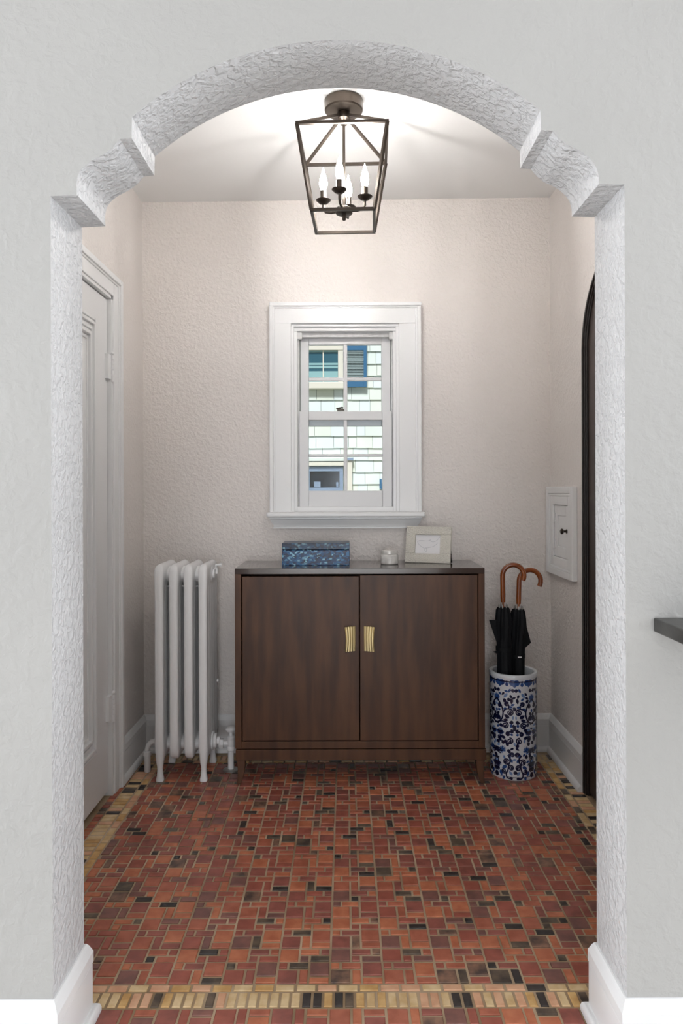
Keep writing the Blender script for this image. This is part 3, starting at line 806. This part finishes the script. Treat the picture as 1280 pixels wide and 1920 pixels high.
box(bm, xe+.022, xe+.036, yv-.008, yv+.008, .842, .868); tube(bm, [(xe+.029, yv, .866), (xe+.029, yv, .880), (xe+.052, yv, .880)], .0055, 10); box(bm, xe+.044, xe+.054, yv-.003, yv+.003, .872, .888)
obj('air_valve', bm, M['radiator'], rad, smooth=True)
bm = new(); tube(bm, [(xe+.012, RB-.02, .36), (xe+.026, RB-.02, .36)], [.008, .006], 10); obj('vent_plug', bm, M['radiator'], rad, smooth=True)
# supply valve on the right
vx, vy = -.497, 3.005
def xcyl(bm, xs, y, z, n=16):
    loft(bm, [[(xx, y+r_*math.cos(2*PI*q/n), z+r_*math.sin(2*PI*q/n)) for q in range(n)] for xx, r_ in xs])
bm = new(); xcyl(bm, [(xe+.045, .011), (vx-.01, .011)], vy, .115); xcyl(bm, [(vx-.050, .010), (vx-.049, .021), (vx-.031, .021), (vx-.030, .010)], vy, .115, 6); obj('union_nut', bm, M['radiator'], rad, smooth=True)
bm = new(); lathe(bm, [(.014, .085), (.018, .088), (.018, .100), (.015, .104), (.0165, .115), (.015, .132), (.018, .136), (.018, .144), (.009, .150), (.0075, .168)], (vx, vy, 0), 20); val = obj('valve_body', bm, M['radiator'], rad, smooth=True)
bm = new(); lathe(bm, [(.006, .163), (.017, .167), (.022, .174), (.022, .180), (.016, .186), (.004, .188)], (vx, vy, 0), 24); obj('valve_wheel', bm, M['radiator'], val, smooth=True)
bm = new(); lathe(bm, [(.013, .004), (.013, .086)], (vx, vy, 0), 16); obj('supply_pipe', bm, M['radiator'], rad, smooth=True)
bm = new(); lathe(bm, [(.034, .0), (.034, .003), (.026, .006), (.0135, .007)], (vx, vy, 0), 28); obj('floor_flange', bm, M['steel'], rad, smooth=True)
# return elbow on the left
lx_, ly_ = -.852, 2.99
bm = new(); tube(bm, [(lx_, ly_, .075), (lx_, ly_, .095), (lx_+.006, ly_, .115), (lx_+.020, ly_, .129), (lx_+.042, ly_, .133), (rx0-.012, ly_, .133)], .0115, 14); obj('elbow', bm, M['radiator'], rad, smooth=True)
bm = new(); xcyl(bm, [(lx_+.034, .010), (lx_+.035, .022), (lx_+.056, .022), (lx_+.057, .010)], ly_, .133, 6); obj('union_nut', bm, M['radiator'], rad)
bm = new(); lathe(bm, [(.012, 0), (.0135, .002), (.0135, .070), (.017, .072), (.017, .088), (.013, .091)], (lx_, ly_, 0), 16); obj('return_pipe', bm, M['radiator'], rad, smooth=True)

# ---------------------------------------------------------------- umbrella stand
SX, SY, SR, SH = .7095, 2.976, .0985, .436
st = thing('umbrella_stand', (SX, SY, 0), 'blue and white porcelain umbrella stand with scrolling flower pattern', 'umbrella stand')
bm = new()
pr_out = [(SR-.004, 0), (SR-.001, .004), (SR, .010), (SR, SH-.022), (SR+.002, SH-.016), (SR+.003, SH-.008), (SR, SH-.001), (SR-.006, SH), (SR-.013, SH-.003), (SR-.016, SH-.012), (SR-.014, SH-.05), (SR-.014, .012), (.002, .012)]
lathe(bm, pr_out, (SX, SY, 0), 64); obj('body', bm, M['porcelain'], st, smooth=True)
A0 = math.radians(-100)         # pattern axis, facing the room
layers = {'navy': (new(), .0009), 'blue': (new(), .0006), 'paleblue': (new(), .0003)}
def CP(u, v, e):
    a = A0+u/SR
    return (SX+(SR+e)*math.cos(a), SY+(SR+e)*math.sin(a), v)
def fan(layer, pts):
    bm, e = layers[layer]
    vs = [bm.verts.new(CP(u, v, e)) for u, v in pts]
    c = bm.verts.new(CP(sum(p[0] for p in pts)/len(pts), sum(p[1] for p in pts)/len(pts), e))
    for i in range(len(vs)):
        bm.faces.new((c, vs[i], vs[(i+1) % len(vs)]))
def ribbon(layer, pts, wd):
    bm, e = layers[layer]; n = len(pts); prev = None
    for i, (u, v) in enumerate(pts):
        a, b = pts[max(i-1, 0)], pts[min(i+1, n-1)]
        dx, dy = b[0]-a[0], b[1]-a[1]; l = math.hypot(dx, dy) or 1
        w_ = wd(i/(n-1)) if callable(wd) else wd
        p = (u-dy/l*w_/2, v+dx/l*w_/2), (u+dy/l*w_/2, v-dx/l*w_/2)
        cur = [bm.verts.new(CP(*p[0], e)), bm.verts.new(CP(*p[1], e))]
        if prev: bm.faces.new((prev[0], prev[1], cur[1], cur[0]))
        prev = cur
def disc(layer, u, v, r, n=12): fan(layer, [(u+r*math.cos(2*PI*k/n), v+r*math.sin(2*PI*k/n)) for k in range(n)])
def leaf(layer, u, v, ang, ln, wd):
    pts = []
    for k in range(9):
        t = k/8; pts.append((t*ln, wd*math.sin(PI*t**.8)))
    for k in range(8, -1, -1):
        t = k/8; pts.append((t*ln, -wd*math.sin(PI*t**.8)))
    ca, sa = math.cos(ang), math.sin(ang)
    fan(layer, [(u+x*ca-y*sa, v+x*sa+y*ca) for x, y in pts[:-1]])
def spiral(u, v, r, start, turn):
    """scroll that ends in a dot"""
    pts = []
    for k in range(29):
        t = k/28; rr = r*(1-.72*t); an = start+turn*t*2*PI*1.45
        pts.append((u+rr*math.cos(an), v+rr*math.sin(an)))
    ribbon('navy', pts, lambda t: .0056-.0012*t); disc('navy', *pts[-1], r*.28+.0016)
def flower(u, v, r, a0, m=1):
    for k in range(9):
        an = a0+m*(k-4)*.30
        leaf('blue' if k % 2 else 'paleblue', u, v, an, r*(1-.08*abs(k-4)), r*.12)
    for k in range(4): leaf('paleblue', u, v, a0+PI+m*(k-1.5)*.5, r*.5, r*.10)
    disc('navy', u, v, r*.14)
k_ = .00027; top_ = SH
def uv(zx, zy): return ((zx-365)*k_, .436-(zy-190)*.000264+.002)
half = 4
per = 2*PI*SR/half
for h in range(half):
    for mir in (1, -1):
        def T(zx, zy):
            u, v = uv(zx, zy); return (h*per+mir*u, v)
        def C(lst, wd=.0052): ribbon('navy', catmull([T(*p) for p in lst], 5), wd)
        # leaves and flowers
        for zx, zy, a, ln, wd, ly in ((640, 590, 0, 0, 0, 'f'), (560, 1395, 0, 0, 0, 'f2')):
            u, v = T(zx, zy); flower(u, v, .026, (1.2 if ly == 'f' else 2.0) if mir > 0 else (PI-1.2 if ly == 'f' else PI-2.0), mir)
        for zx, zy, a, ln, wd, ly in ((395, 700, .1, .020, .005, 'blue'), (480, 720, -.3, .018, .005, 'blue'), (385, 830, -1.5, .018, .0035, 'paleblue'),
                                      (410, 960, -1.4, .016, .006, 'blue'), (385, 1130, .2, .014, .005, 'blue'), (480, 1620, -.5, .026, .007, 'blue'),
                                      (395, 1560, .9, .024, .006, 'blue'), (430, 1500, 1.2, .020, .006, 'blue'), (400, 1760, .9, .022, .006, 'paleblue'),
                                      (520, 1780, -1.2, .018, .006, 'blue'), (590, 1700, -1.9, .026, .007, 'blue'), (455, 470, 2.0, .020, .005, 'blue'),
                                      (470, 480, -.9, .028, .006, 'paleblue'), (650, 740, -1.4, .014, .005, 'blue'), (500, 1190, .3, .026, .007, 'navy'),
                                      (380, 1330, -.6, .018, .005, 'navy'), (400, 560, -1.4, .024, .006, 'navy'), (430, 500, -1.9, .018, .005, 'navy'),
                                      (520, 470, -.9, .018, .005, 'navy'), (600, 790, -.7, .018, .006, 'navy'), (440, 870, .5, .026, .008, 'navy'), (460, 900, -.1, .022, .006, 'navy')):
            u, v = T(zx, zy); leaf(ly, u, v, a if mir > 0 else PI-a, ln, wd)
        # spiky blossoms
        for zx, zy, r in ((590, 1080, .020), (640, 1580, .021)):
            u, v = T(zx, zy)
            for q in range(11):
                an = -PI*.95+q*.29
                leaf('blue' if q % 2 else 'navy', u, v, an if mir > 0 else PI-an, r*(1+.12*(q % 2)), r*.16)
            disc('paleblue', u, v, r*.55)
            layers['paleblue'][0]
        # stems
        C([(690, 975), (640, 960), (590, 930), (555, 880), (540, 800), (555, 720), (590, 650), (640, 595)], .0062)
        C([(630, 955), (560, 930), (500, 935), (460, 960)]); C([(545, 800), (510, 745), (460, 725), (420, 735)]); C([(455, 720), (448, 680), (465, 640)])
        C([(560, 1400), (640, 1410), (720, 1440)], .0058); C([(470, 1450), (430, 1500), (440, 1570), (470, 1610)], .0058)
        C([(455, 1600), (465, 1680), (490, 1740), (480, 1800), (430, 1815)], .0058); C([(450, 1130), (440, 1080), (400, 1060)]); C([(690, 1500), (680, 1600), (700, 1690)])
        for zx, zy, r, s0, tn in ((485, 655, 36, 2.6, -1), (432, 780, 50, 1.8, 1), (505, 985, 50, 2.0, 1), (410, 930, 26, 0, -1), (610, 890, 34, -1, 1), (465, 1120, 34, 2, -1),
                                  (408, 1075, 26, 1, 1), (435, 1225, 50, 1.4, 1), (490, 1560, 50, 2.6, -1), (420, 1645, 44, .6, 1), (528, 1705, 42, 3.4, 1), (632, 1690, 34, -.6, 1),
                                  (655, 1775, 38, 1.0, 1), (402, 1440, 38, -.4, 1), (690, 870, 36, 1.6, 1), (605, 690, 30, 1.0, 1), (415, 1810, 18, 0, 1), (595, 1220, 30, 0, 1),
                                  (390, 440, 24, 0, 1), (620, 440, 24, 0, -1), (690, 1380, 36, 2, 1), (700, 1180, 32, 1, -1)):
            u, v = T(zx, zy); spiral(u, v, r*k_, s0 if mir > 0 else PI-s0, tn*mir)
# small comma scrolls and leaves in the gaps
occ = []
def note(bmx):
    for v in bmx.verts:
        a = math.atan2(v.co.y-SY, v.co.x-SX)-A0
        occ.append(((a % (2*PI))*SR, v.co.z))
for ly in layers: note(layers[ly][0])
grid = {}
for u, v in occ: grid.setdefault((int(u/.008), int(v/.008)), []).append((u, v))
def free(u, v, r):
    for i in range(-2, 3):
        for j in range(-2, 3):
            for p in grid.get((int(u/.008)+i, int(v/.008)+j), []):
                if (p[0]-u)**2+(p[1]-v)**2 < r*r: return False
    return True
for q in range(2600):
    u, v = random.uniform(0, 2*PI*SR), random.uniform(.024, .372)
    if not free(u, v, .0062): continue
    c = random.random(); an = random.uniform(0, 2*PI)
    if c < .45: spiral(u, v, .0068, an, random.choice((-1, 1)))
    else: leaf('blue' if c < .75 else 'paleblue' if c < .9 else 'navy', u-.009*math.cos(an), v-.009*math.sin(an), an, .018, .0048)
    for k in range(8): grid.setdefault((int(u/.008), int(v/.008)), []).append((u+.006*math.cos(k*.785), v+.006*math.sin(k*.785)))
    grid[(int(u/.008), int(v/.008))].append((u, v))
nb_ = 10
for q in range(nb_):
    u = 2*PI*SR*q/nb_; v = uv(0, 318)[1]
    disc('blue', u-.009, v, .0125); disc('blue', u+.009, v, .0125); leaf('blue', u, v+.006, -PI/2, .026, .012); leaf('paleblue', u, v+.012, -PI/2, .018, .004)
    u += PI*SR/nb_; leaf('blue', u, v-.016, PI/2, .020, .007); disc('navy', u, v+.008, .0018)
def ringband(layer, v0, v1):
    bm, e = layers[layer]; n = 64
    a = [bm.verts.new(CP(2*PI*SR*k/n, v0, e)) for k in range(n)]; b = [bm.verts.new(CP(2*PI*SR*k/n, v1, e)) for k in range(n)]
    for k in range(n): bm.faces.new((a[k], a[(k+1) % n], b[(k+1) % n], b[k]))
ringband('navy', SH-.030, SH-.0245); ringband('paleblue', SH-.0345, SH-.032); ringband('navy', .0145, .0165)
for ly, (bm, e) in layers.items(): obj('painted_scrollwork', bm, M[ly], st, kind='stuff')

# ---------------------------------------------------------------- umbrellas
def umbrella(label, base, grip0, hookr, twist, flap, strap, depth_dir=0.0):
    """base: point of the tip in the stand, grip0: lower end of the wooden handle"""
    um = thing('umbrella', tuple(base), label, 'umbrella', 'black umbrellas in the porcelain stand')
    base, grip0 = Vector(base), Vector(grip0); ax = (grip0-base).normalized()
    side = Vector((math.cos(twist), math.sin(twist), 0)); side = (side-ax*side.dot(ax)).normalized(); fr = side.cross(ax).normalized()
    return um, base, grip0, ax, side, fr
def build_umbrella(label, base, grip0, straight, hookr, twist, flaps, strap, tag=False):
    um, base, g, ax, sd, fr = umbrella(label, base, grip0, hookr, twist, flaps, strap)
    top = g+ax*straight
    pts = [g+ax*(straight*k/4) for k in range(5)]
    for k in range(1, 19):
        an = PI*1.16*k/18
        pts.append(top+sd*(hookr-hookr*math.cos(an))+ax*(hookr*math.sin(an)))
    rs = [.0095, .0108, .0105, .0105, .0105]+[.0105]*17+[.0098]
    bm = new(); tube(bm, pts, rs, 16); obj('handle', bm, M['umb_wood'], um, smooth=True)
    bm = new(); tube(bm, [base+ax*.02, g+ax*.004], .0045, 10); obj('shaft', bm, M['umb_wood'], um, smooth=True)
    Ln = (g-base).length; s0 = Ln-.022
    prof = [(.02, .006), (.10, .016), (.25, .026), (.34, .030), (s0-.14, .0285), (s0-.115, .0265), (s0-.075, .032), (s0-.04, .030), (s0-.012, .027), (s0, .022)]
    rings = []
    n = 40
    for s_, r_ in prof:
        ring = []
        for q in range(n):
            an = 2*PI*q/n
            rr = r_*(1+.13*math.sin(8*an+s_*9)+.05*math.sin(3*an+s_*14))
            ring.append(base+ax*s_+sd*rr*math.cos(an)+fr*rr*math.sin(an))
        rings.append(ring)
    bm = new(); loft(bm, rings); obj('canopy', bm, M['umb_cloth'], um, smooth=True)
    for (sa, sb, out, up, dirn) in flaps:         # loose corners of cloth
        a = base+ax*sa+sd*dirn*.024; b = base+ax*sb+sd*dirn*.024; t = base+ax*up+sd*dirn*out
        bm = new(); off = fr*.004
        loft(bm, [[a-off, b-off, t-off*.3], [a+off, b+off, t+off*.3]]); obj('cloth_flap', bm, M['umb_cloth'], um)
    c = base+ax*strap
    bm = new(); loft(bm, [[c+ax*z_+sd*.0335*math.cos(2*PI*q/24)+fr*.0335*math.sin(2*PI*q/24) for q in range(24)] for z_ in (-.008, .008)], cap=False)
    stp = obj('strap', bm, M['umb_cloth'], um, smooth=True)
    if tag:
        q = c-fr*.0345; dirv = 1 if (q.y < c.y) else -1
        q = c+(fr*-1*.0345 if (c-fr*.0345).y < c.y else fr*.0345)
        bm = new(); bar(bm, q-sd*.008, q+sd*.008, .002, .005); obj('care_label', bm, M['paper'], stp)
    for q in range(8):                             # bright rib ends
        an = 2*PI*q/8+.2; d = sd*math.cos(an)+fr*math.sin(an)
        bm = new(); tube(bm, [base+ax*(s0-.006)+d*.021, base+ax*(s0+.014)+d*.017], .0016, 6); obj('rib_tip', bm, M['steel'], um)
    return um
g1 = P(942.8, 1129, 2.956); g2 = P(971.8, 1132.5, 3.0)
build_umbrella('black folded umbrella with wooden crook handle nearer the cabinet in porcelain stand', (SX-.034, 2.960, .016), g1, .113, .0445, -.12,
               [(.52, .635, .060, .635, -1), (.49, .505, .046, .50, -1)], .515)
build_umbrella('black folded umbrella with wooden crook handle nearer the access door in porcelain stand', (SX+.012, 3.0, .016), g2, .100, .0470, .05,
               [(.50, .64, .058, .53, 1)], .475, tag=True)

# ---------------------------------------------------------------- small access door on the right wall
PT, PB2 = 1.2146, .8245
PY0, PY1 = 2.852, 3.222
acc = thing('access_door', (XR, (PY0+PY1)/2, PB2), 'small white panelled access door with dark knob on right wall', 'access door')
xf = XR-.023
def rf(name, x0, x1, a0, a1, b0, b1, wd, parent, bevel=.002, m='trim'):
    bm = new(); rect_frame(bm, x0, x1, a0, a1, b0, b1, wd); return obj(name, bm, M[m], parent, bevel=bevel)
rf('outer_frame', xf, XR, PY0, PY1, PB2, PT, .030, acc, .003)
rf('frame_bead', xf+.004, XR, PY0+.030, PY1-.030, PB2+.030, PT-.030, .010, acc, .003)
rf('frame_board', xf+.008, XR, PY0+.040, PY1-.040, PB2+.040, PT-.040, .040, acc)
leaf_y0, leaf_y1, leaf_z0, leaf_z1 = PY0+.082, PY1-.082, PB2+.082, PT-.082
ad = B('door_leaf', M['trim'], acc, XR-.003, XR-.001, leaf_y0, leaf_y1, leaf_z0, leaf_z1)
rf('leaf_stile', XR-.008, XR-.003, leaf_y0, leaf_y1, leaf_z0, leaf_z1, .045, ad, .0015)
for zc in (leaf_z0+.055, leaf_z1-.055):
    bm = new(); lathe(bm, [(.003, -.026), (.0055, -.022), (.0055, .022), (.003, .026)], (XR-.014, leaf_y1-.004, zc), 10); box(bm, XR-.0115, XR-.008, leaf_y1-.018, leaf_y1-.004, zc-.02, zc+.02)
    obj('hinge', bm, M['trim'], ad, smooth=True)
bm = new(); kz = P(1060, 997, 2.94).z; ky = leaf_y0+.030
xcyl(bm, [(XR-.008, .009), (XR-.011, .009), (XR-.012, .005), (XR-.022, .005), (XR-.025, .011), (XR-.031, .0125), (XR-.035, .008)], ky, kz, 18)
obj('knob', bm, M['bronze'], ad, smooth=True)

# ---------------------------------------------------------------- stone shelf on the arch wall
sx_ = P(1224.5, 1170, D1).x; sz1 = P(1230, 1158, D1).z; sz0 = P(1230, 1184, D1).z
sf = thing('stone_shelf', (sx_+.4, D1, sz0), 'dark stone shelf end jutting from white wall right of arch', 'shelf')
B('slab', M['stone'], sf, sx_, sx_+.9, D1-.26, D1, sz0, sz1, bevel=.003)
